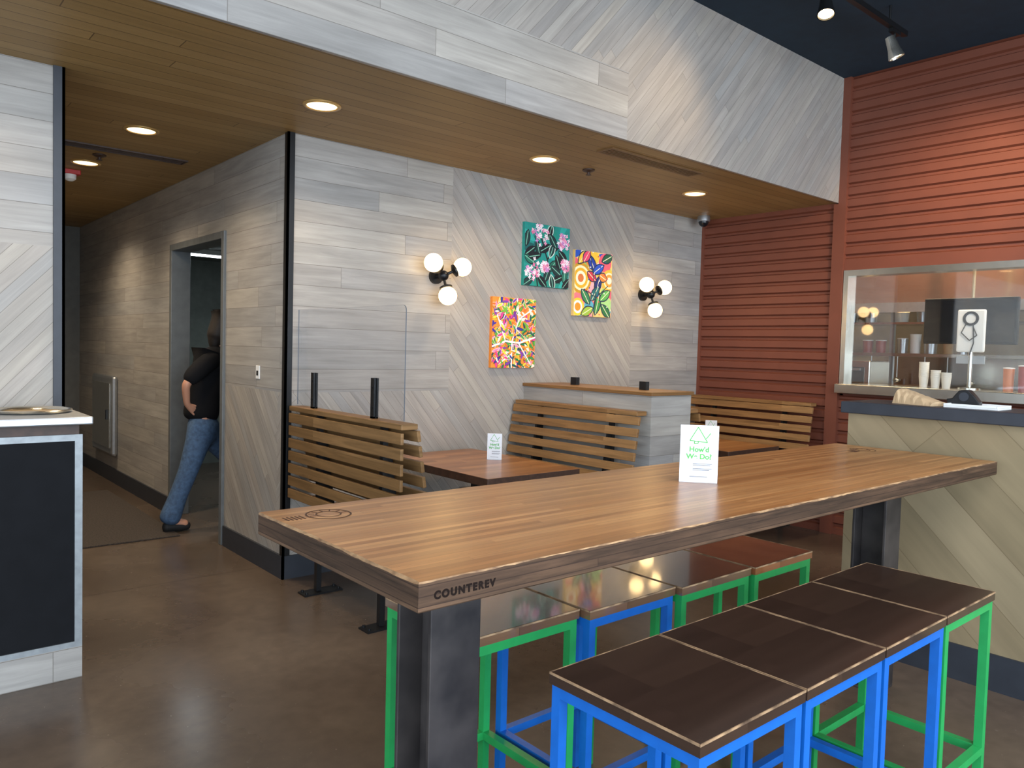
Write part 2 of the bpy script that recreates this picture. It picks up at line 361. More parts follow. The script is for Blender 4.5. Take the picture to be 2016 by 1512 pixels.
# track lights
TG='ceiling track lights'
def track(x,y,x0,x1):
    e=E('track_light',(x,y,ZT),'black ceiling track rail with adjustable spot heads','track light',group=TG)
    MB().box(x0,x1,-.018,.018,-.14,-.105).obj('track_rail',['black'],e)
    for q in (x0+.2,x1-.24): MB().cyl((q,0,0.003),(q,0,-.11),.008).obj('hanger_rod',['black'],e)
    return e
def head(e,x,dirv,aim,en,ang,col=(1,.72,.42),shiny=True):
    d=Vector(dirv).normalized()
    b=MB(); b.box(x-.06,x+.06,-.015,.015,-.165,-.14); b.cyl((x,0,-.16),(x,0,-.24),.008)
    b.obj('swivel_stem',['black'],e)
    c=Vector((x,0,-.27)); T=Matrix.Translation(c)@d.to_track_quat('Z','Y').to_matrix().to_4x4()
    b=MB(); b.lathe([(.03,-.09),(.034,-.05),(.04,0),(.052,.05),(.052,.056),(.046,.056),(.036,.02)],T,28,0,False)
    b.lathe([(.0001,-.09),(.03,-.09)],T,28,0,False); b.obj('spot_head',['stain' if shiny else 'black'],e,smooth=True)
    MB().lathe([(.0001,.045),(.044,.045)],T,24,0,False).obj('lamp_face',['spotface'],e)
    d2=Vector(aim).normalized()
    l=bpy.data.lights.new('track_beam','SPOT'); l.energy=en; l.color=col; l.spot_size=math.radians(ang); l.spot_blend=1; l.shadow_soft_size=.06
    o=bpy.data.objects.new('track_beam',l); COL.objects.link(o); o.parent=e; o.location=c+d*.12
    o.rotation_euler=(-d2).to_track_quat('Z','Y').to_euler()
e=track(4.0,2.4,-1.0,1.54)
head(e,1.38,(.25,-.25,-.9),(.9,-.1,-1.2),14,90)
head(e,.45,(-.3,-.2,-.9),(-.55,.86,-.62),30,92,shiny=False)
e=track(4.0,.8,-.6,1.2)  # added second track, out of view, to pool light on the red wall
head(e,.75,(1.7,1.5,-1.0),(1.7,1.55,-.95),330,46)
# ------------------------------------------------------------ wall things
def sconce(x,z):
    e=E('wall_sconce',(x,YW,z),'black wall sconce with three glowing white globes','wall lamp',group='three-globe wall sconces')
    b=MB(); b.cyl((0,0.003,0),(0,-.025,0),.055,n=28); b.cyl((0,-.025,0),(0,-.1,0),.018); b.sph((0,-.105,0),.038)
    b.obj('wall_mount',['black'],e,smooth=True)
    for a in (148,28,-88):
        d=Vector((math.cos(math.radians(a)),-.35,math.sin(math.radians(a)))).normalized()
        p=Vector((0,-.105,0)); q=p+d*.085
        b=MB(); b.cyl(p,q,.01); b.cyl(q-d*.012,q,.02,.046,n=24); b.cyl(q,q+d*.014,.046,n=24)
        b.obj('arm',['black'],e,smooth=True)
        MB().sph(q+d*.07,.066,n=32,k=20).obj('globe',['glob'],e,smooth=True)
sconce(3.23,2.03); sconce(5.54,2.05)
def canvas(x0,x1,z0,z1,bgc,draw,label):
    w=x1-x0;h=z1-z0
    e=E('canvas_painting',(x0,YW,z0),label,'painting')
    MB().box(0,w,-.03,0.004,0,h).obj('stretched_canvas',[paint(bgc)],e,bevel=.002)
    mats=[];b=MB();lay=[0]
    def poly(pts,rgb):
        lay[0]+=1; y=-.0302-lay[0]*.000008
        if rgb not in mats: mats.append(rgb)
        q=[(min(w-.001,max(.001,px*w)),y,min(h-.001,max(.001,pz*h))) for px,pz in pts]
        b.add(q,[tuple(range(len(q)))],mats.index(rgb))
    asp=w/h
    def leaf(cx,cz,l,wd,a,rgb,out=None,vein=None):
        ca,sa=math.cos(a),math.sin(a)
        def shp(l,wd):
            pts=[]
            for i in range(7): t=i/6; pts.append((t*l-l/2, wd*math.sin(math.pi*t)**.8 if 0<i<6 else 0))
            for i in range(5,0,-1): t=i/6; pts.append((t*l-l/2,-wd*math.sin(math.pi*t)**.8))
            return [(cx+(u*ca-v*sa)/asp**.5,cz+(u*sa+v*ca)*asp**.5) for u,v in pts]
        if out: poly(shp(l*1.16,wd*1.3),out)
        poly(shp(l,wd),rgb)
        if vein: line([(cx-l*.45*ca,cz-l*.45*sa),(cx+l*.45*ca,cz+l*.45*sa)],.006,vein)
    def circ(cx,cz,r,rgb,n=20):
        poly([(cx+r*math.cos(2*math.pi*i/n)/asp**.5,cz+r*math.sin(2*math.pi*i/n)*asp**.5) for i in range(n)],rgb)
    def line(pts,wd,rgb):
        for (ax,az),(bx,bz) in zip(pts[:-1],pts[1:]):
            d=Vector((bx-ax,bz-az)); n=Vector((-d.y,d.x)).normalized()*wd
            poly([(ax+n.x,az+n.y),(ax-n.x,az-n.y),(bx-n.x,bz-n.y),(bx+n.x,bz+n.y)],rgb)
    draw(leaf,circ,line,poly)
    b.obj('painted_design',[paint(c) for c in mats],e)
def art1(leaf,circ,line,poly):
    rr=random.Random(3)
    for i in range(22): leaf(rr.random(),rr.random(),.35,.06,rr.random()*6.3,rr.choice([(20,120,112),(46,168,156),(16,90,90),(28,140,120)]))
    dk=(12,22,30)
    line([(.62,0),(.5,.45),(.35,.8)],.014,dk); line([(.5,.45),(.85,.75)],.014,dk); line([(.3,0),(.25,.3)],.014,dk)
    for cx,cz,a in ((.12,.55,.6),(.3,.6,1.9),(.45,.62,.5),(.6,.6,1.2),(.85,.52,2.4),(.12,.42,2.7),(.62,.35,.8),(.75,.42,2.0),(.5,.2,1.2),(.75,.15,.4),(.9,.2,1.5),(.08,.06,.5),(.4,.08,2.4),(.62,.08,1.8),(.55,.9,1.3),(.62,.75,2.2),(.05,.75,1.4),(.7,.28,2.6),(.95,.08,.7),(.22,.48,.2)):
        leaf(cx,cz,.25,.055,a,rr.choice([dk,dk,(18,54,54),(30,110,90)]),out=(210,225,210) if rr.random()<.35 else dk,vein=(130,196,170))
    for fx,fz,sp in ((.33,.83,.19),(.86,.76,.15),(.2,.27,.19),(.9,.38,.11),(.44,.32,.09)):
        for i in range(34):
            a=rr.random()*6.28; r=sp*rr.random()**.55
            x=fx+r*math.cos(a); z=fz+r*math.sin(a)*.9
            cc=rr.choice([(240,150,184),(248,196,212),(224,120,160),(206,140,200),(252,228,236),(252,236,240)])
            for k in range(4): leaf(x+.016*math.cos(k*1.57+i),z+.016*math.sin(k*1.57+i),.045,.011,k*1.57+i,cc)
            circ(x,z,.006,(130,30,70),6)
def art2(leaf,circ,line,poly):
    rr=random.Random(5)
    for i in range(46): leaf(rr.random(),rr.random(),.26,.06,rr.random()*6.3,rr.choice([(232,90,110),(250,196,60),(246,150,160),(90,170,190),(150,200,110),(30,80,180),(250,236,200),(240,130,50)]))
    for cx,cz,r,c in ((.8,.85,.16,(232,90,110)),(.5,.92,.12,(250,196,60)),(.1,.22,.16,(240,120,130)),(.85,.2,.15,(160,205,130)),(.5,.5,.15,(246,170,175)),(.4,.15,.12,(90,170,190))): circ(cx,cz,r,c)
    for rad,c in ((.26,(206,148,34)),(.21,(250,236,190)),(.17,(236,176,40)),(.12,(252,240,205)),(.07,(220,120,60))): circ(.16,.58,rad,c,28)
    for rad,c in ((.19,(240,180,60)),(.14,(250,236,190)),(.11,(236,150,60)),(.06,(250,236,200))): circ(.93,.58,rad,c,24)
    for rad,c in ((.15,(244,204,50)),(.11,(250,246,230)),(.07,(240,150,40))): circ(.1,.14,rad,c,24)
    for cx,cz,l,a,c in ((.45,.82,.34,2.2,(24,60,160)),(.62,.74,.3,.5,(30,80,190)),(.62,.5,.34,1.2,(20,40,110)),(.86,.92,.28,.4,(30,90,60)),(.2,.9,.3,.8,(250,196,60)),(.45,.62,.25,2.6,(210,50,70)),(.55,.36,.3,.9,(30,110,110)),(.3,.3,.3,2.3,(50,130,80)),(.62,.2,.36,1.3,(60,140,70)),(.82,.34,.3,.6,(90,170,80)),(.85,.1,.3,2.4,(40,110,60)),(.35,.08,.3,.4,(160,190,70)),(.3,.92,.25,.9,(230,70,110)),(.75,.62,.2,2.8,(240,130,50))):
        leaf(cx,cz,l,.07,a,c,out=(20,40,70),vein=(240,236,200))
    line([(.5,0),(.58,.3),(.5,.6),(.4,.95)],.01,(24,50,60)); line([(.58,.3),(.9,.5)],.008,(24,50,60)); line([(.58,.3),(.25,.42)],.008,(24,50,60))
    for i in range(26): circ(.3+rr.random()*.6,rr.random(),.014,rr.choice([(250,246,236),(230,60,60),(30,60,150)]),8)
def art3(leaf,circ,line,poly):
    rr=random.Random(11)
    cs=[(240,134,30),(248,170,50),(226,60,140),(30,120,64),(252,214,70),(60,50,150),(110,176,60),(130,60,160),(240,140,180),(20,84,76),(250,232,210),(70,150,70),(244,110,40)]
    for i in range(320): leaf(rr.random(),rr.random(),.12+.06*rr.random(),.02,rr.random()*6.3,rr.choice(cs),out=rr.choice([None,None,(20,40,70),(250,236,214)]))
    wc=(252,244,232)
    line([(.0,.3),(.3,.38),(.62,.36),(1,.45)],.013,wc); line([(.45,0),(.45,.38),(.6,.7),(.55,1)],.013,wc); line([(.3,.38),(.1,.75)],.011,wc); line([(.6,.36),(.9,.05)],.011,wc); line([(.6,.7),(.9,.85)],.011,wc); line([(.45,.2),(.15,.05)],.01,wc)
    for i in range(60): leaf(rr.random(),rr.random(),.09,.016,rr.random()*6.3,rr.choice(cs))
canvas(4.06,4.56,2.03,2.53,(26,140,130),art1,'canvas of pink flower clusters on teal with dark leaves')
canvas(4.63,5.09,1.815,2.37,(240,200,120),art2,'canvas of yellow circles with blue and green leaves')
canvas(3.75,4.20,1.37,1.92,(236,140,50),art3,'canvas of orange pink green leaves with white branches')
e=E('wall_outlet',(XC,5.10,1.315),'small white outlet plate on plank wall','outlet')
MB().box(-.006,0,-.03,.03,-.045,.045).obj('cover_plate',['white'],e,bevel=.002)
MB().box(-.009,-.006,-.012,.012,-.022,.01).obj('socket',['black'],e)
e=E('wall_cabinet',(XC,9.15,.29),'recessed stainless wall cabinet with rounded frame','wall cabinet')
MB().box(-.06,0,-.44,.44,0,.84).obj('cabinet_frame',['alu'],e,bevel=.03)
MB().box(-.07,-.06,-.36,.36,.08,.76).obj('cabinet_door',['stain'],e,bevel=.004)
MB().box(-.085,-.07,-.3,-.27,.38,.48).obj('latch',['black'],e)
MB().box(.95,1.93,6.15,8.4,0,.012).obj('floor_mat',['mat'],bevel=.004,label='dark coir entrance mat on corridor floor',cat='mat')
e=E('tube_light',(3.0,8.6,2.5),'white fluorescent tube fitting on utility room ceiling','ceiling light')
MB().box(-.6,.6,-.07,.07,-.05,0.003).obj('fitting',['white'],e); MB().box(-.58,.58,-.05,.05,-.065,-.05).obj('tube',['tube'],e)
# ------------------------------------------------------------ waste cabinet
e=E('waste_cabinet',(.775,3.81,0),'waste station cabinet with black door, aluminium frame and steel top','cabinet')
MB().box(-1.2,-.01,.02,.57,.14,1.135).obj('body',['tedge'],e)
MB().box(-1.2,0,.0,.55,0,.14).obj('plinth',['wh'],e)
b=MB(); b.box(-.030,0,0,.02,.14,1.09); b.box(-1.2,-.030,0,.02,1.062,1.09); b.box(-1.2,-.030,0,.02,.14,.165); b.obj('door_frame',['weath'],e)
MB().box(-1.2,-.030,.006,.02,.165,1.062).obj('door',['blackp'],e)
MB().box(-1.2,.035,-.04,.585,1.135,1.17).obj('countertop',['alu'],e,bevel=.006)
TT=Matrix.Translation((-.15,.29,1.17))
b=MB(); b.lathe([(.145,.0),(.16,.004),(.165,.012),(.158,.016),(.148,.012),(.14,.002)],TT,36,0,False)
b.obj('chute_ring',['stain'],e,smooth=True)
MB().lathe([(.0001,.0012),(.145,.0012)],TT,32,0,False).obj('chute_opening',['brass'],e)
# ------------------------------------------------------------ booth partition
e=E('booth_partition',(4.12,3.35,0),'whitewashed plank half wall with oak cap between booths','partition')
MB().box(0,.44,0,YW-3.35,0,1.225).obj('partition_body',['wh'],e)
MB().box(-.015,.455,-.015,YW-3.35,1.225,1.25).obj('wood_cap',['slat'],e,bevel=.003)
for y in (.25,.95): MB().box(.2,.24,y-.03,y+.03,1.25,1.31).obj('bracket',['black'],e)
MB().box(-.012,.452,-.012,YW-3.35-.02,0,.12).obj('base_trim',['char'],e)
# ------------------------------------------------------------ benches
def bench(x,y,flip,mt,lab,outer=False,BL=1.25):
    e=E('booth_bench',(x,y,0),lab,'bench',rot=(0,0,math.pi if flip else 0),group='slatted booth benches')
    MB().box(-.05,.05,0,BL,1.09,1.12).obj('top_rail',[mt],e,bevel=.004)
    if outer:
        b=MB()
        for i in range(7):
            z=1.075-i*.08; b.box(-.052,-.034,0,BL,z-.06,z)
        b.obj('rear_slats',[mt],e,bevel=.003)
    b=MB()
    for i in range(8):
        t=i/7; z=1.055-.56*t; xx=.035+.09*t
        T=Matrix.Translation((xx,0,z))@Matrix.Rotation(math.radians(-10),4,'Y')
        b.box(0,.02,-.02,BL+.02,-.029,.029,T=T)
    b.obj('backrest',[mt],e,bevel=.003)
    b=MB()
    for i in range(5): b.box(.14+i*.088,.14+i*.088+.074,0,BL,.44,.465)
    b.obj('seat',[mt],e,bevel=.003)
    for yy in (.24,.98):
        b=MB(); b.box(-.02,.012,yy-.016,yy+.016,.012,1.09); b.box(.012,.57,yy-.016,yy+.016,.40,.44)
        b.add([(0.012,yy-.01,.55),(.1,yy-.01,.5),(.1,yy+.01,.5),(.012,yy+.01,.55),(.012,yy-.01,.95),(.04,yy-.01,.95),(.04,yy+.01,.95),(.012,yy+.01,.95)],[(0,3,2,1),(4,5,6,7),(0,1,5,4),(1,2,6,5),(2,3,7,6),(3,0,4,7)])
        b.box(-.11,.14,yy-.05,yy+.05,0,.010)
        for sx in (-.09,.12):
            for sy in (-.03,.03): b.cyl((sx,yy+sy,.010),(sx,yy+sy,.022),.009,n=8)
        b.obj('leg',['black'],e)
    return e
bench(2.16,3.31,False,'slatdark','slatted oak booth bench with tall slatted back on steel posts',True,1.32)
bench(4.05,3.37+1.25,True,'slat','slatted oak booth bench backed by whitewashed partition')
bench(4.63,3.37,False,'slat','slatted oak booth bench behind whitewashed partition')
bench(6.34,3.37+1.25,True,'slat','slatted oak booth bench against red corrugated wall')
e=E('acrylic_screen',(2.16,3.37,1.12),'clear acrylic divider held by black brackets on bench','screen')
me=MB(); w=1.25;h=.61;r=.03
pts=[(0,.01),(w,.01),(w,h)]+[(r-r*math.sin(t*math.pi/8),h-r+r*math.cos(t*math.pi/8)) for t in range(5)]
me.add([(0,a,c) for a,c in pts]+[(.006,a,c) for a,c in pts],[tuple(reversed(range(len(pts)))),tuple(range(len(pts),2*len(pts)))]+[(i,(i+1)%len(pts),(i+1)%len(pts)+len(pts),i+len(pts)) for i in range(len(pts))],[0,0]+[1]*len(pts))
me.obj('panel',['glass','gedge'],e)
for y in (.30,1.02): 
    b=MB(); b.box(-.012,0,y-.017,y+.017,0,.22); b.box(.006,.018,y-.017,y+.017,0,.22); b.box(-.012,.018,y-.017,y+.017,0,.01)
    for z in (.06,.17): b.cyl((-.016,y,z),(-.012,y,z),.007,n=8)
    b.obj('bracket',['black'],e)
def btable(x0,x1,y0,y1,lab):
    e=E('booth_table',((x0+x1)/2,(y0+y1)/2,0),lab,'table',group='booth tables')
    w=(x1-x0)/2;l=(y1-y0)/2
    MB().box(-w,w,-l,l,.71,.76,0,1).obj('tabletop',['ttop','tedge'],e,bevel=.003)
    b=MB(); b.box(-.035,.035,-.035,.035,.012,.69); b.box(-.3,.3,-.03,.03,.69,.71); b.box(-.03,.03,-.4,.4,.69,.71); b.box(-.22,.22,-.3,.3,0,.012)
    b.obj('pedestal',['black'],e)
btable(2.80,3.56,3.46,4.60,'wooden booth table with dark edge on steel pedestal')
btable(5.22,5.96,3.46,4.60,'wooden booth table with dark edge near red wall')
# ------------------------------------------------------------ bar table
X0,X1,Y0,Y1,ZB=.81,3.92,1.20,1.955,1.07
XM=(X0+X1)/2
e=E('bar_table',(XM,(Y0+Y1)/2,0),'long thick butcher block bar table on steel I-beam legs','table')
L=(X1-X0)/2;W=(Y1-Y0)/2
b=MB()
er=random.Random(9)
def edgepts():
    P=[];n=220
    for i in range(n): P.append((-L+2*L*i/n,-W))
    for i in range(50): P.append((L,-W+2*W*i/50))
    for i in range(n): P.append((L-2*L*i/n,W))
    for i in range(50): P.append((-L,W-2*W*i/50))
    return P
P=edgepts();n=len(P);zb=ZB-.060
loops=[[],[],[],[]]
oo=.003;dd=.003
for i,(x,y) in enumerate(P):
    oo=max(.0014,min(.006,oo+er.uniform(-.0013,.0013))); dd=max(.0014,min(.006,dd+er.uniform(-.0013,.0013)))
    nx=(-1 if x>=L-1e-6 else (1 if x<=-L+1e-6 else 0)); ny=(-1 if y>=W-1e-6 else (1 if y<=-W+1e-6 else 0))
    loops[0].append((x+nx*oo,y+ny*oo,ZB)); loops[1].append((x,y,ZB-dd)); loops[2].append((x,y,zb+.003)); loops[3].append((x+nx*.003,y+ny*.003,zb))
vs=[p for l in loops for p in l]
fs=[tuple(range(n)),tuple(reversed(range(3*n,4*n)))];ms=[0,1]
for k,mi in ((0,2),(1,1),(2,1)):
    for i in range(n):
        j=(i+1)%n; fs.append((k*n+i,(k+1)*n+i,(k+1)*n+j,k*n+j)); ms.append(mi)
b.add(vs,fs,ms); b.obj('tabletop',['bar','baredge','worn'],e)
for wx in (1.128,3.588):
    cx=wx-XM; s=.076
    b=MB()
    b.box(cx-s,cx+s,-s,-s+.012,.012,zb-.012); b.box(cx-s,cx+s,s-.012,s,.012,zb-.012); b.box(cx-.006,cx+.006,-s+.012,s-.012,.012,zb-.012)
    b.box(cx-.15,cx+.15,-.3,.3,zb-.012,zb); b.box(cx-s,cx+s,-s,s,0,.012)
    b.obj('leg',['steel'],e,bevel=.002)
text('lettering','COUNTEREV',.0215,'burn',e,(-L+.036,-W-.0005,ZB-.038),(math.pi/2,0,0),'LEFT',.0010,1.3)
def ring(b,cx,cy,r,w,z,n=32):
    vs=[];fs=[]
    for i in range(n):
        a=2*math.pi*i/n
        vs+=[(cx+r*math.cos(a),cy+r*math.sin(a),z),(cx+(r+w)*math.cos(a),cy+(r+w)*math.sin(a),z)]
    for i in range(n):
        j=(i+1)%n; fs.append((2*i,2*i+1,2*j+1,2*j))
    b.add(vs,fs)
for sx,sy in ((-L+.14,W-.12),(L-.16,W-.22)):
    b=MB(); ring(b,sx,sy,.055,.005,ZB+.0006); ring(b,sx,sy,.03,.004,ZB+.0006)
    for k in range(7):
        T=Matrix.Translation((sx,sy,0))@Matrix.Rotation(k*math.pi/6,4,'Z'); b.box(.036,.052,-.0015,.0015,ZB,ZB+.0008,T=T)
    for k in range(5): b.box(sx-.12+k*.011,sx-.12+k*.011+.004,sy-.02,sy+.02,ZB,ZB+.0008)
    b.obj('burned_mark',['burnlight'],e)
# ------------------------------------------------------------ stools
SM={}
def stool_meshes(col,seat):
    k=(col,seat)
    if k in SM: return SM[k]
    w,d,t=.199,.212,.026
    sm=MB().box(-w,w,-d,d,.735,.762,0,0)
    for (a0,a1,c0,c1) in ((-w-.0006,w+.0006,-d-.0006,-d+.0018),(-w-.0006,w+.0006,d-.0018,d+.0006),(-w-.0006,-w+.0018,-d,d),(w-.0018,w+.0006,-d,d)):
        sm.box(a0,a1,c0,c1,.7575,.7626,1,1)
    seatm=sm.mesh('seat',[seat,'seatedge'])
    legm=MB().box(-t/2,t/2,-t/2,t/2,0,.735).mesh('leg',[col])
    x=w-.018;y=d-.018
    fr=MB()
    fr.box(-x+t/2,x-t/2,-y-t/2,-y+t/2,.707,.735); fr.box(-x+t/2,x-t/2,y-t/2,y+t/2,.707,.735)
    fr.box(-x-t/2,-x+t/2,-y+t/2,y-t/2,.707,.735); fr.box(x-t/2,x+t/2,-y+t/2,y-t/2,.707,.735)
    frm=fr.mesh('seat_frame',[col])
    fo=MB()
    fo.box(-x+t/2,x-t/2,-y-t/2,-y+t/2,.22,.246); fo.box(-x+t/2,x-t/2,y-t/2,y+t/2,.22,.246)
    fo.box(-x-t/2,-x+t/2,-y+t/2,y-t/2,.22,.246); fo.box(x-t/2,x+t/2,-y+t/2,y-t/2,.22,.246)
    fom=fo.mesh('footrest',[col]); SM[k]=(seatm,legm,frm,fom,x,y); return SM[k]
def stool(x,y,col,seat='seat',rz=0):
    seatm,legm,frm,fom,dx,dy=stool_meshes(col,seat)
    sn={'seat':'dark wood','seatsheen':'sheen-tinted dark wood','seatred':'reddish wood'}[seat]
    e=E('bar_stool',(x,y,0),f'backless bar stool with {sn} seat and {col} steel frame','stool',rot=(0,0,rz),group='bar stools at the long table')
    inst('seat',seatm,e); inst('seat_frame',frm,e); inst('footrest',fom,e)
    for sx in (-1,1):
        for sy in (-1,1): inst('leg',legm,e,(sx*dx,sy*dy,0))
for i,c in enumerate(('blue','blue','blue','green')): stool(1.438+i*.405,1.07,c)
for i,(x,y,c,s) in enumerate(((1.413,1.762,'green','seatsheen'),(1.822,1.73,'blue','seatsheen'),(2.23,1.71,'green','seatsheen'),(2.64,1.70,'green','seatred'))): stool(x,y,c,s)
# ------------------------------------------------------------ cards
def card(x,y,z,w,h,rz,lab):
    e=E('table_card',(x,y,z),lab,'sign',rot=(0,0,rz),group='feedback cards on tables')
    MB().box(-w/2,w/2,-.003,.003,.0,h).obj('acrylic_holder',['paper'],e,bevel=.001)
    MB().box(-w/2,w/2,-.035,.035,0,.003).obj('foot',['glass'],e)
    k=h/.2; y=-.0034
    text('headline',"How'd\nWe Do?",.025*k,'greenink',e,(0,y,.108*k),(math.pi/2,0,0),'CENTER',.0007)
    b=MB()
    def ln(a,c,wd=.0015):
        sc=1.25
        a=Vector((a[0]*k*sc,y,(.165+(a[1]-.165)*sc)*k));c=Vector((c[0]*k*sc,y,(.165+(c[1]-.165)*sc)*k));d=(c-a);n=Vector((-d.z,0,d.x)).normalized()*wd*k
        b.add([a+n,a-n,c-n,c+n],[(0,1,2,3)])
    P=[(-.026,.15),(-.004,.188),(.022,.146),(-.026,.15)]
    for a,c in zip(P[:-1],P[1:]): ln(a,c)
    ln((.018,.156),(.03,.172)); ln((-.012,.15),(-.014,.142)); ln((-.014,.142),(-.004,.142)); ln((-.004,.142),(-.002,.149))
    b.obj('megaphone_emblem',['greenink'],e)
    for zz,a,c in ((.065,-.02,.045),(.060,-.02,.04),(.048,-.02,.045),(.043,-.02,.036),(.02,-.03,.03)):
        MB().box(a*k,c*k,y-.0003,y+.0002,zz*k,(zz+.0022)*k).obj('print_line',['greyink'],e)
card(2.235,1.60,ZB,.13,.2,math.radians(-50),'white feedback card with green heading on bar table')
card(3.33,4.05,.76,.10,.18,math.radians(-44),'white feedback card standing on booth table')
card(5.75,4.0,.76,.10,.18,math.radians(-50),'white feedback card standing on booth table')
# ------------------------------------------------------------ items on divider ledge
rr=random.Random(2)
vs=[];fs=[];nx,ny=10,12
for side in (0,1):
    for a in range(nx+1):
        for c in range(ny+1):
            u=a/nx*2-1;t=c/ny
            hgt=.075*(1-.75*t)*(1-abs(u)**4) if side else 0
            jx=rr.uniform(-.003,.003) if side and 0<a<nx else 0
            vs.append((.075*u*(1-.15*t)+jx,-.11+.22*t+jx,hgt+(abs(jx) if side else 0)))
N=(nx+1)*(ny+1)
for side in (0,1):
    for a in range(nx):
        for c in range(ny):
            q=(a*(ny+1)+c,(a+1)*(ny+1)+c,(a+1)*(ny+1)+c+1,a*(ny+1)+c+1)
            q=tuple(side*N+i for i in q); fs.append(q if side else tuple(reversed(q)))
for c in (0,ny):
    for a in range(nx):
        q=(a*(ny+1)+c,(a+1)*(ny+1)+c,N+(a+1)*(ny+1)+c,N+a*(ny+1)+c); fs.append(q if c==0 else tuple(reversed(q)))
MB().add(vs,fs).obj('paper_bag',['kraft'],loc=(4.15,1.63,1.29),rot=(0,0,math.radians(160)),label='crumpled tan paper bag lying on dark ledge',cat='paper bag')
b=MB(); b.box(-.09,.09,-.12,.12,0,.008); b.box(-.09,.09,-.12,-.11,.008,.02); b.box(-.09,.09,.11,.12,.008,.02); b.box(-.09,-.08,-.11,.11,.008,.02); b.box(.08,.09,-.11,.11,.008,.02)
b.obj('serving_tray',['white'],loc=(4.15,1.37,1.29),bevel=.002,label='small white plastic tray on dark ledge',cat='tray')
e=E('tape_dispenser',(4.16,1.43,1.2985),'black tape dispenser resting on white tray','tape dispenser')
pf=[(-.07,0),(.07,0),(.075,.03),(.05,.035),(.02,.075),(-.02,.08),(-.05,.05),(-.072,.02)]
n=len(pf)
MB().add([(-.025,a,c) for a,c in pf]+[(.025,a,c) for a,c in pf],[tuple(range(n)),tuple(reversed(range(n,2*n)))]+[(i,i+n,(i+1)%n+n,(i+1)%n) for i in range(n)]).obj('body',['black'],e,bevel=.004)
MB().cyl((-.03,-.005,.045),(.03,-.005,.045),.022,n=20).obj('tape_roll',['char'],e)
# ------------------------------------------------------------ kitchen contents
e=E('prep_counter',(7.25,2.0,0),'stainless steel kitchen prep counter with undershelf','counter')
MB().box(-.35,.35,-2.5,2.4,.9,.95).obj('worktop',['stain'],e,bevel=.004)
MB().box(-.33,.33,-2.5,2.4,.08,.9).obj('base_cabinet',['stainw'],e)
MB().box(-.30,.30,-2.5,2.4,0,.08).obj('kick_plate',['black'],e)
e=E('cooking_line',(8.35,2.0,0),'stainless cooking line with griddle against kitchen wall','cooker')
MB().box(-.3,.33,-2.5,2.4,.0,1.0).obj('body',['stain'],e,bevel=.004)
MB().box(-.33,-.3,-2.4,2.3,.72,.78).obj('rail',['alu'],e)
MB().box(-.28,.25,-1.2,2.0,1.0,1.12).obj('griddle',['black'],e,bevel=.006)
MB().box(.28,.33,-2.5,2.4,1.0,1.55).obj('splash_back',['stain'],e)
e=E('exhaust_hood',(8.2,2.0,2.02),'stainless steel exhaust hood above cooking line','hood')
MB().add([(-.75,-2.5,0),(.48,-2.5,0),(.48,2.4,0),(-.75,2.4,0),(-.65,-2.5,1.1),(.48,-2.5,1.1),(.48,2.4,1.1),(-.65,2.4,1.1)],[(0,3,2,1),(4,5,6,7),(0,1,5,4),(1,2,6,5),(2,3,7,6),(3,0,4,7)]).obj('canopy',['stain'],e,bevel=.006)
MB().box(-.77,-.75,-2.5,2.4,-.06,.03).obj('drip_edge',['alu'],e)
for y in (-2.2,-1.6,-1.0,-.4,.2,.8,1.4,2.0): MB().cyl((-.1,y,0),(-.1,y,-.02),.07,n=20).obj('hood_lamp',['led'],e)
e=E('wall_shelf',(7.9,3.4,1.58),'stainless pass shelf with uprights in kitchen','shelf')
MB().box(-.2,.2,-2.6,1.2,-.03,0).obj('shelf_board',['stain'],e)
MB().box(-.2,.2,-2.6,1.2,.28,.30).obj('shelf_board',['stain'],e)
for y in (-2.5,-1.2,0,1.1):
    MB().box(-.02,.02,y-.02,y+.02,-.58,.42).obj('upright',['alu'],e)
GC='food containers in the kitchen'
def tub(x,y,z,r,h,mt,lab):
    e=E('food_container',(x,y,z),lab,'container',group=GC)
    MB().lathe([(r*.88,0),(r,h),(r*.96,h),(r*.94,h-.006),(.0001,h-.006)],n=20).obj('tub',[mt],e,smooth=True)
    MB().lathe([(r*1.03,h),(r*1.03,h+.008),(.0001,h+.01)],n=20).obj('rim',['white'],e,smooth=True)
tub(7.85,3.62,1.58,.05,.12,'salsa','clear tub of red salsa on kitchen shelf')
tub(7.85,3.49,1.58,.05,.12,'salsa','clear tub of red salsa on kitchen shelf')
tub(7.85,3.28,1.58,.05,.14,'alu','steel tub on kitchen shelf')
tub(7.85,3.16,1.58,.05,.18,'white','white tub on kitchen shelf')
tub(7.85,3.02,1.58,.06,.12,'alu','steel tub on kitchen shelf')
tub(7.85,2.86,1.58,.05,.16,'kraft','tan tub on kitchen shelf')
tub(7.85,2.74,1.58,.045,.12,'alu','steel tub on kitchen shelf')
for y,r,h,mt in ((3.8,.07,.1,'alu'),(3.6,.06,.1,'alu'),(3.3,.07,.09,'white'),(3.1,.06,.1,'alu'),(2.9,.07,.08,'kraft'),(2.65,.07,.1,'alu')):
    tub(7.85,y,1.88,r,h,mt,{'alu':'steel tub on kitchen shelf','white':'white tub on kitchen shelf','kraft':'tan tub on kitchen shelf'}[mt])
tub(7.9,1.9,1.58,.08,.16,'white','white tub on kitchen shelf')
tub(6.68,2.0,WZ0,.038,.17,'orange','tall tub of orange drink on steel sill')
tub(6.68,1.90,WZ0,.038,.19,'salsa','tall tub of red drink on steel sill')
tub(6.68,1.80,WZ0,.038,.17,'orange','tall tub of orange drink on steel sill')
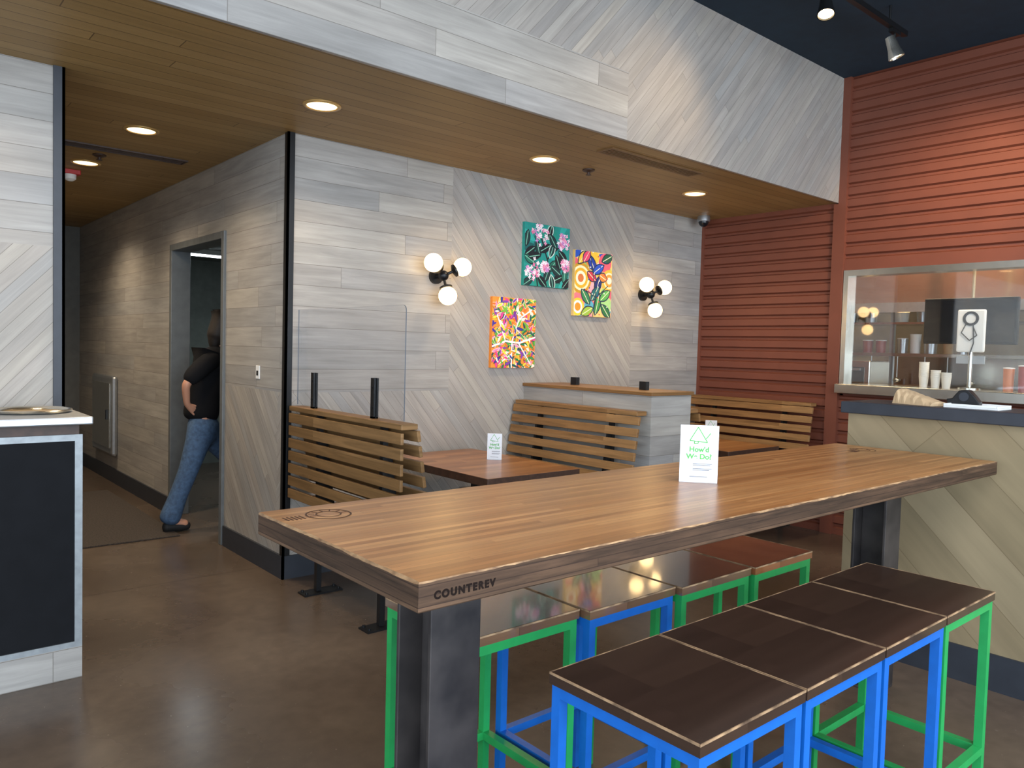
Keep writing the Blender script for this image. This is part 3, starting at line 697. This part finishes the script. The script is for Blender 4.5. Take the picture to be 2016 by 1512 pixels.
for i,y in enumerate((3.9,3.7,3.5,3.25,3.0,2.8,2.6)):
    e=E('ladle',(7.68,y,1.55),'steel serving ladle hanging from kitchen shelf','utensil',group='hanging kitchen utensils')
    MB().cyl((0,0,0),(0,0,-.2-.02*(i%3)),.005,n=8).obj('handle',['alu'],e)
    MB().sph((0,0,-.23-.02*(i%3)),.035,n=16,k=8,sc=(1,1,.7)).obj('bowl',['stain'],e,smooth=True)
def pan(x,y,z,lx,ly,mt,lab):
    e=E('food_pan',(x,y,z),lab,'food pan',group='food pans on the prep counter')
    b=MB(); b.box(-lx,lx,-ly,-ly+.01,0,.12); b.box(-lx,lx,ly-.01,ly,0,.12); b.box(-lx,-lx+.01,-ly+.01,ly-.01,0,.12); b.box(lx-.01,lx,-ly+.01,ly-.01,0,.12); b.box(-lx+.01,lx-.01,-ly+.01,ly-.01,0,.01)
    b.obj('pan',['stain'],e)
    MB().box(-lx+.012,lx-.012,-ly+.012,ly-.012,.01,.1).obj('food',[mt],e)
for i,mt in enumerate(('kraft','salsa','green','orange','white')): pan(7.2,2.9-i*.34,.95,.16,.14,mt,'steel pan of prepared food on prep counter')
def warmer(y,w,h):
    e=E('countertop_oven',(7.2,y,.95),'stainless countertop warmer on kitchen prep counter','oven',group='countertop warmers')
    MB().box(-.2,.2,-w,w,.03,h).obj('body',['stain'],e,bevel=.01)
    MB().box(-.206,-.2,-w+.05,w-.15,.08,h-.06).obj('door',['screen'],e)
    MB().box(-.23,-.206,-w+.08,w-.18,h-.09,h-.07).obj('handle',['alu'],e)
    for sx in (-.17,.17):
        for sy in (-w+.04,w-.04): MB().cyl((sx,sy,0),(sx,sy,.03),.015).obj('foot',['black'],e)
warmer(3.5,.3,.55); warmer(.9,.35,.5)
def cups(x,y,n):
    e=E('cup_stack',(x,y,WZ0),'stack of white paper cups on steel sill','cups',group='stacks of paper cups')
    for i in range(n):
        MB().lathe([(.028,0),(.036,.085),(.038,.087),(.038,.092),(.034,.092),(.027,.005)],Matrix.Translation((0,0,.016*i)),20,0,True).obj('cup',['cup'],e,smooth=True)
cups(6.6,2.58,8); cups(6.6,2.49,4); cups(6.6,2.41,3)
e=E('menu_monitor',(7.0,2.40,1.66),'black flat monitor on steel pole in kitchen','monitor')
MB().box(-.02,.03,-.35,.35,0,.38).obj('housing',['black'],e,bevel=.006)
MB().box(-.023,-.02,-.33,.33,.02,.36).obj('screen',['screen'],e)
MB().cyl((.05,0,.2),(.05,0,1.54),.012).obj('ceiling_pole',['kdark'],e)
e=E('order_terminal',(6.62,2.25,WZ0),'white order terminal seen from behind on steel stand','terminal')
b=MB(); b.lathe([(.08,0),(.08,.012),(.02,.02)],n=24); b.cyl((0,0,.015),(0,0,.33),.016); b.obj('stand',['stain'],e,smooth=True)
MB().box(-.03,.0,-.10,.10,.29,.62).obj('back_shell',['white'],e,bevel=.012)
T=Matrix.Translation((-.034,.0,.55))@Matrix.Rotation(math.pi/2,4,'Y')
b=MB(); b.lathe([(.038,-.006),(.056,-.006),(.056,.006),(.038,.006),(.038,-.006)],T,28,0,False); b.obj('cable_ring',['black'],e,smooth=True)
MB().tube([(-.04,.03,.51),(-.045,.06,.44),(-.045,0,.38),(-.045,-.05,.42),(-.045,-.02,.49)],.004).obj('cable',['black'],e)
MB().tube([(-.04,-.02,.51),(-.045,-.03,.36),(-.03,0,.27)],.004).obj('cable',['black'],e)
MB().box(-.008,.008,-.1,.1,.2,.26).obj('card_slot',['stainw'],e)
# ------------------------------------------------------------ person
def skin(name,V,Ed,mat,parent,root,sub=2):
    names=list(V); me=bpy.data.meshes.new(name)
    me.from_pydata([V[k][0] for k in names],[(names.index(a),names.index(c)) for a,c in Ed],[])
    o=bpy.data.objects.new(name,me); COL.objects.link(o)
    m=o.modifiers.new('s','SKIN')
    for i,k in enumerate(names):
        r=V[k][1]; sv=me.skin_vertices[0].data[i]; sv.radius=(r,r) if not isinstance(r,tuple) else r
        sv.use_root=(k==root)
    m.use_smooth_shade=True
    s=o.modifiers.new('d','SUBSURF'); s.levels=sub; s.render_levels=sub
    dg=bpy.context.evaluated_depsgraph_get()
    m2=bpy.data.meshes.new_from_object(o.evaluated_get(dg)); m2.materials.clear(); m2.materials.append(M[mat])
    for p in m2.polygons: p.use_smooth=True
    bpy.data.objects.remove(o)
    return inst(name,m2,parent)
PXc,PYc=2.14,6.38
per=E('person',(PXc,PYc,0),'person in black shirt and blue jeans stepping through doorway','person')
def v(x,y,z): return (x-PXc,y-PYc,z)
B={'pel':(v(2.17,6.38,.96),.10),'sp':(v(2.20,6.38,1.12),.09),'ch':(v(2.25,6.38,1.3),.09),'nb':(v(2.30,6.38,1.45),.055),'nk':(v(2.32,6.38,1.52),.048),
'hd':(v(2.345,6.38,1.58),.07),'hc':(v(2.36,6.38,1.65),.085),'ht':(v(2.36,6.38,1.70),.06),
'rh':(v(2.15,6.30,.9),.07),'rk':(v(2.04,6.30,.5),.055),'ra':(v(1.88,6.32,.09),.04),'rt':(v(2.04,6.31,.05),.035),
'lh':(v(2.18,6.46,.9),.07),'lk':(v(2.44,6.48,.54),.055),'la':(v(2.58,6.48,.09),.04),'lt':(v(2.74,6.48,.05),.035),
'rs':(v(2.20,6.24,1.37),.04),'re':(v(1.97,6.19,1.18),.036),'rw':(v(2.00,6.25,1.02),.026),'rp':(v(2.04,6.27,.98),.028),
'ls':(v(2.29,6.53,1.38),.04),'le':(v(2.40,6.58,1.14),.036),'lw':(v(2.60,6.56,1.2),.026),'lp':(v(2.66,6.55,1.22),.028)}
BE=[('pel','sp'),('sp','ch'),('ch','nb'),('nb','nk'),('nk','hd'),('hd','hc'),('hc','ht'),('pel','rh'),('rh','rk'),('rk','ra'),('ra','rt'),('pel','lh'),('lh','lk'),('lk','la'),('la','lt'),
('ch','rs'),('rs','re'),('re','rw'),('rw','rp'),('ch','ls'),('ls','le'),('le','lw'),('lw','lp')]
for s,base,dr in (('r',Vector(B['rp'][0]),Vector((.75,.1,-.65)).normalized()),('l',Vector(B['lp'][0]),Vector((1,0,.1)).normalized())):
    side=Vector((.65,0,.75)) if s=='r' else Vector((0,0,1))
    for i,(o,l) in enumerate(((-.021,.052),(-.007,.062),(.007,.058),(.021,.048))):
        a=base+side*o+dr*.03; m_=a+dr*l*.5; t_=m_+dr*l*.45+Vector((.01,.012 if s=='r' else -.01,0))
        B[f'{s}f{i}a']=(tuple(a),.0088);B[f'{s}f{i}b']=(tuple(m_),.008);B[f'{s}f{i}c']=(tuple(t_),.0065)
        BE+=[(s+'p',f'{s}f{i}a'),(f'{s}f{i}a',f'{s}f{i}b'),(f'{s}f{i}b',f'{s}f{i}c')]
    a=base+side*.032+dr*.0; c=a+side*.013+dr*.03
    B[s+'th']=(tuple(a),.01);B[s+'tt']=(tuple(c),.0085); BE+=[(s+'p',s+'th'),(s+'th',s+'tt')]
skin('body',B,BE,'skin',per,'pel')
SH={'z':(v(2.14,6.37,.85),.15),'p':(v(2.155,6.37,.96),.145),'a':(v(2.185,6.375,1.10),.145),'b':(v(2.225,6.38,1.26),.16),'c':(v(2.265,6.38,1.38),.13),'d':(v(2.31,6.38,1.49),.068)}
skin('shirt',SH,[('z','p'),('p','a'),('a','b'),('b','c'),('c','d')],'shirt',per,'b')
for nmz,pts in (('sleeve',((2.25,6.30,1.39,.075),(2.16,6.23,1.355,.082),(2.05,6.20,1.27,.074),(1.975,6.19,1.18,.062))),('sleeve',((2.29,6.46,1.39,.075),(2.31,6.52,1.35,.08),(2.36,6.56,1.26,.068),(2.39,6.58,1.17,.06)))):
    V={str(i):(v(x,y,z),r) for i,(x,y,z,r) in enumerate(pts)}
    skin(nmz,V,[('0','1'),('1','2'),('2','3')],'shirt',per,'0')
JN={'w':(v(2.16,6.38,.95),.125),'p':(v(2.15,6.38,.86),.14),'rh':(v(2.115,6.31,.74),.112),'rk':(v(2.04,6.30,.5),.082),'rc':(v(1.955,6.315,.27),.075),'ra':(v(1.88,6.32,.055),.095),
'lh':(v(2.25,6.46,.74),.105),'lk':(v(2.44,6.48,.52),.075),'la':(v(2.58,6.48,.07),.075)}
skin('jeans',JN,[('w','p'),('p','rh'),('rh','rk'),('rk','rc'),('rc','ra'),('p','lh'),('lh','lk'),('lk','la')],'jean',per,'p')
for (a,c) in (((1.84,6.32),(2.06,6.315)),((2.54,6.48),(2.76,6.48))):
    skin('shoe',{'h':(v(a[0],a[1],.045),.043),'m':(v((a[0]+c[0])/2,a[1],.045),.045),'t':(v(c[0],c[1],.036),.035)},[('h','m'),('m','t')],'rub',per,'m')
skin('hair',{'f':(v(2.395,6.38,1.74),.05),'t':(v(2.335,6.38,1.71),.095),'b':(v(2.30,6.38,1.64),.095),'n':(v(2.27,6.38,1.54),.07),'e':(v(2.24,6.37,1.44),.035)},[('f','t'),('t','b'),('b','n'),('n','e')],'hair',per,'b')
hx,hy,hz=v(2.445,6.38,1.625)
MB().sph((hx+.004,hy,hz),.014,sc=(1.2,.9,1.6),n=12,k=8).obj('nose',['skin'],per,smooth=True)
for q in (-.033,.033): MB().sph((hx-.008,hy+q,hz+.03),.011,n=12,k=8).obj('eye',['screen'],per,smooth=True)
MB().sph((hx-.006,hy,hz-.042),.02,sc=(.35,1,.3),n=12,k=8).obj('mouth',['salsa'],per,smooth=True)
for q in (6.295,6.465): MB().sph(v(2.36,q,1.635),.025,sc=(.8,.4,1.2),n=12,k=8).obj('ear',['skin'],per,smooth=True)
# ------------------------------------------------------------ lights
def area(name,loc,to,sx,sy,en,col):
    l=bpy.data.lights.new(name,'AREA'); l.shape='RECTANGLE'; l.size=sx; l.size_y=sy; l.energy=en; l.color=col
    o=bpy.data.objects.new(name,l); COL.objects.link(o); o.location=loc
    d=Vector(to)-Vector(loc); o.rotation_euler=d.to_track_quat('-Z','Y').to_euler(); return o
area('storefront_daylight',(0.5,-5.5,1.9),(2.2,4,1.6),10,3.4,810,(.76,.88,1.0))
area('side_daylight',(-5.5,0,1.9),(3,2,1.4),7,3.4,350,(.76,.88,1.0))
area('dining_fill_light',(1.6,-.8,3.80),(1.6,-.5,0),5,3,240,(.93,.95,1.0))  # added overhead fill, lifts tabletop and floor; no fitting modelled
l=bpy.data.lights.new('kitchen_light','AREA'); l.shape='RECTANGLE'; l.size=.5; l.size_y=4; l.energy=115; l.color=(1,.84,.60)
o=bpy.data.objects.new('kitchen_light',l); COL.objects.link(o); o.location=(7.0,1.9,3.15)
area('utility_light',(3.0,8.2,2.4),(3.0,7.4,0),.8,.3,14,(.85,.95,1))
w=bpy.data.worlds.new('world'); S.world=w; w.use_nodes=True
bg=w.node_tree.nodes['Background']; bg.inputs[0].default_value=(.74,.86,1,1); bg.inputs[1].default_value=.92
# ------------------------------------------------------------ camera
cd=bpy.data.cameras.new('camera'); cam=bpy.data.objects.new('camera',cd); COL.objects.link(cam)
cd.sensor_width=36; cd.lens=1520/2016*36; cd.clip_start=.05; cd.clip_end=60
a=math.radians(49.4); p=math.radians(2.56); s=.027; c=math.sqrt(1-s*s)
fh=Vector((math.cos(a),math.sin(a),0)); r0=Vector((math.sin(a),-math.cos(a),0)); up=Vector((0,0,1))
f=fh*math.cos(p)-up*math.sin(p); u0=fh*math.sin(p)+up*math.cos(p)
cr=r0*c+u0*s; cu=-r0*s+u0*c
m=Matrix((cr,cu,-f)).transposed().to_4x4(); m.translation=(0,0,1.515)
cam.matrix_world=m
S.camera=cam
S.view_settings.view_transform='Standard'; S.view_settings.look='None'; S.view_settings.exposure=0.1
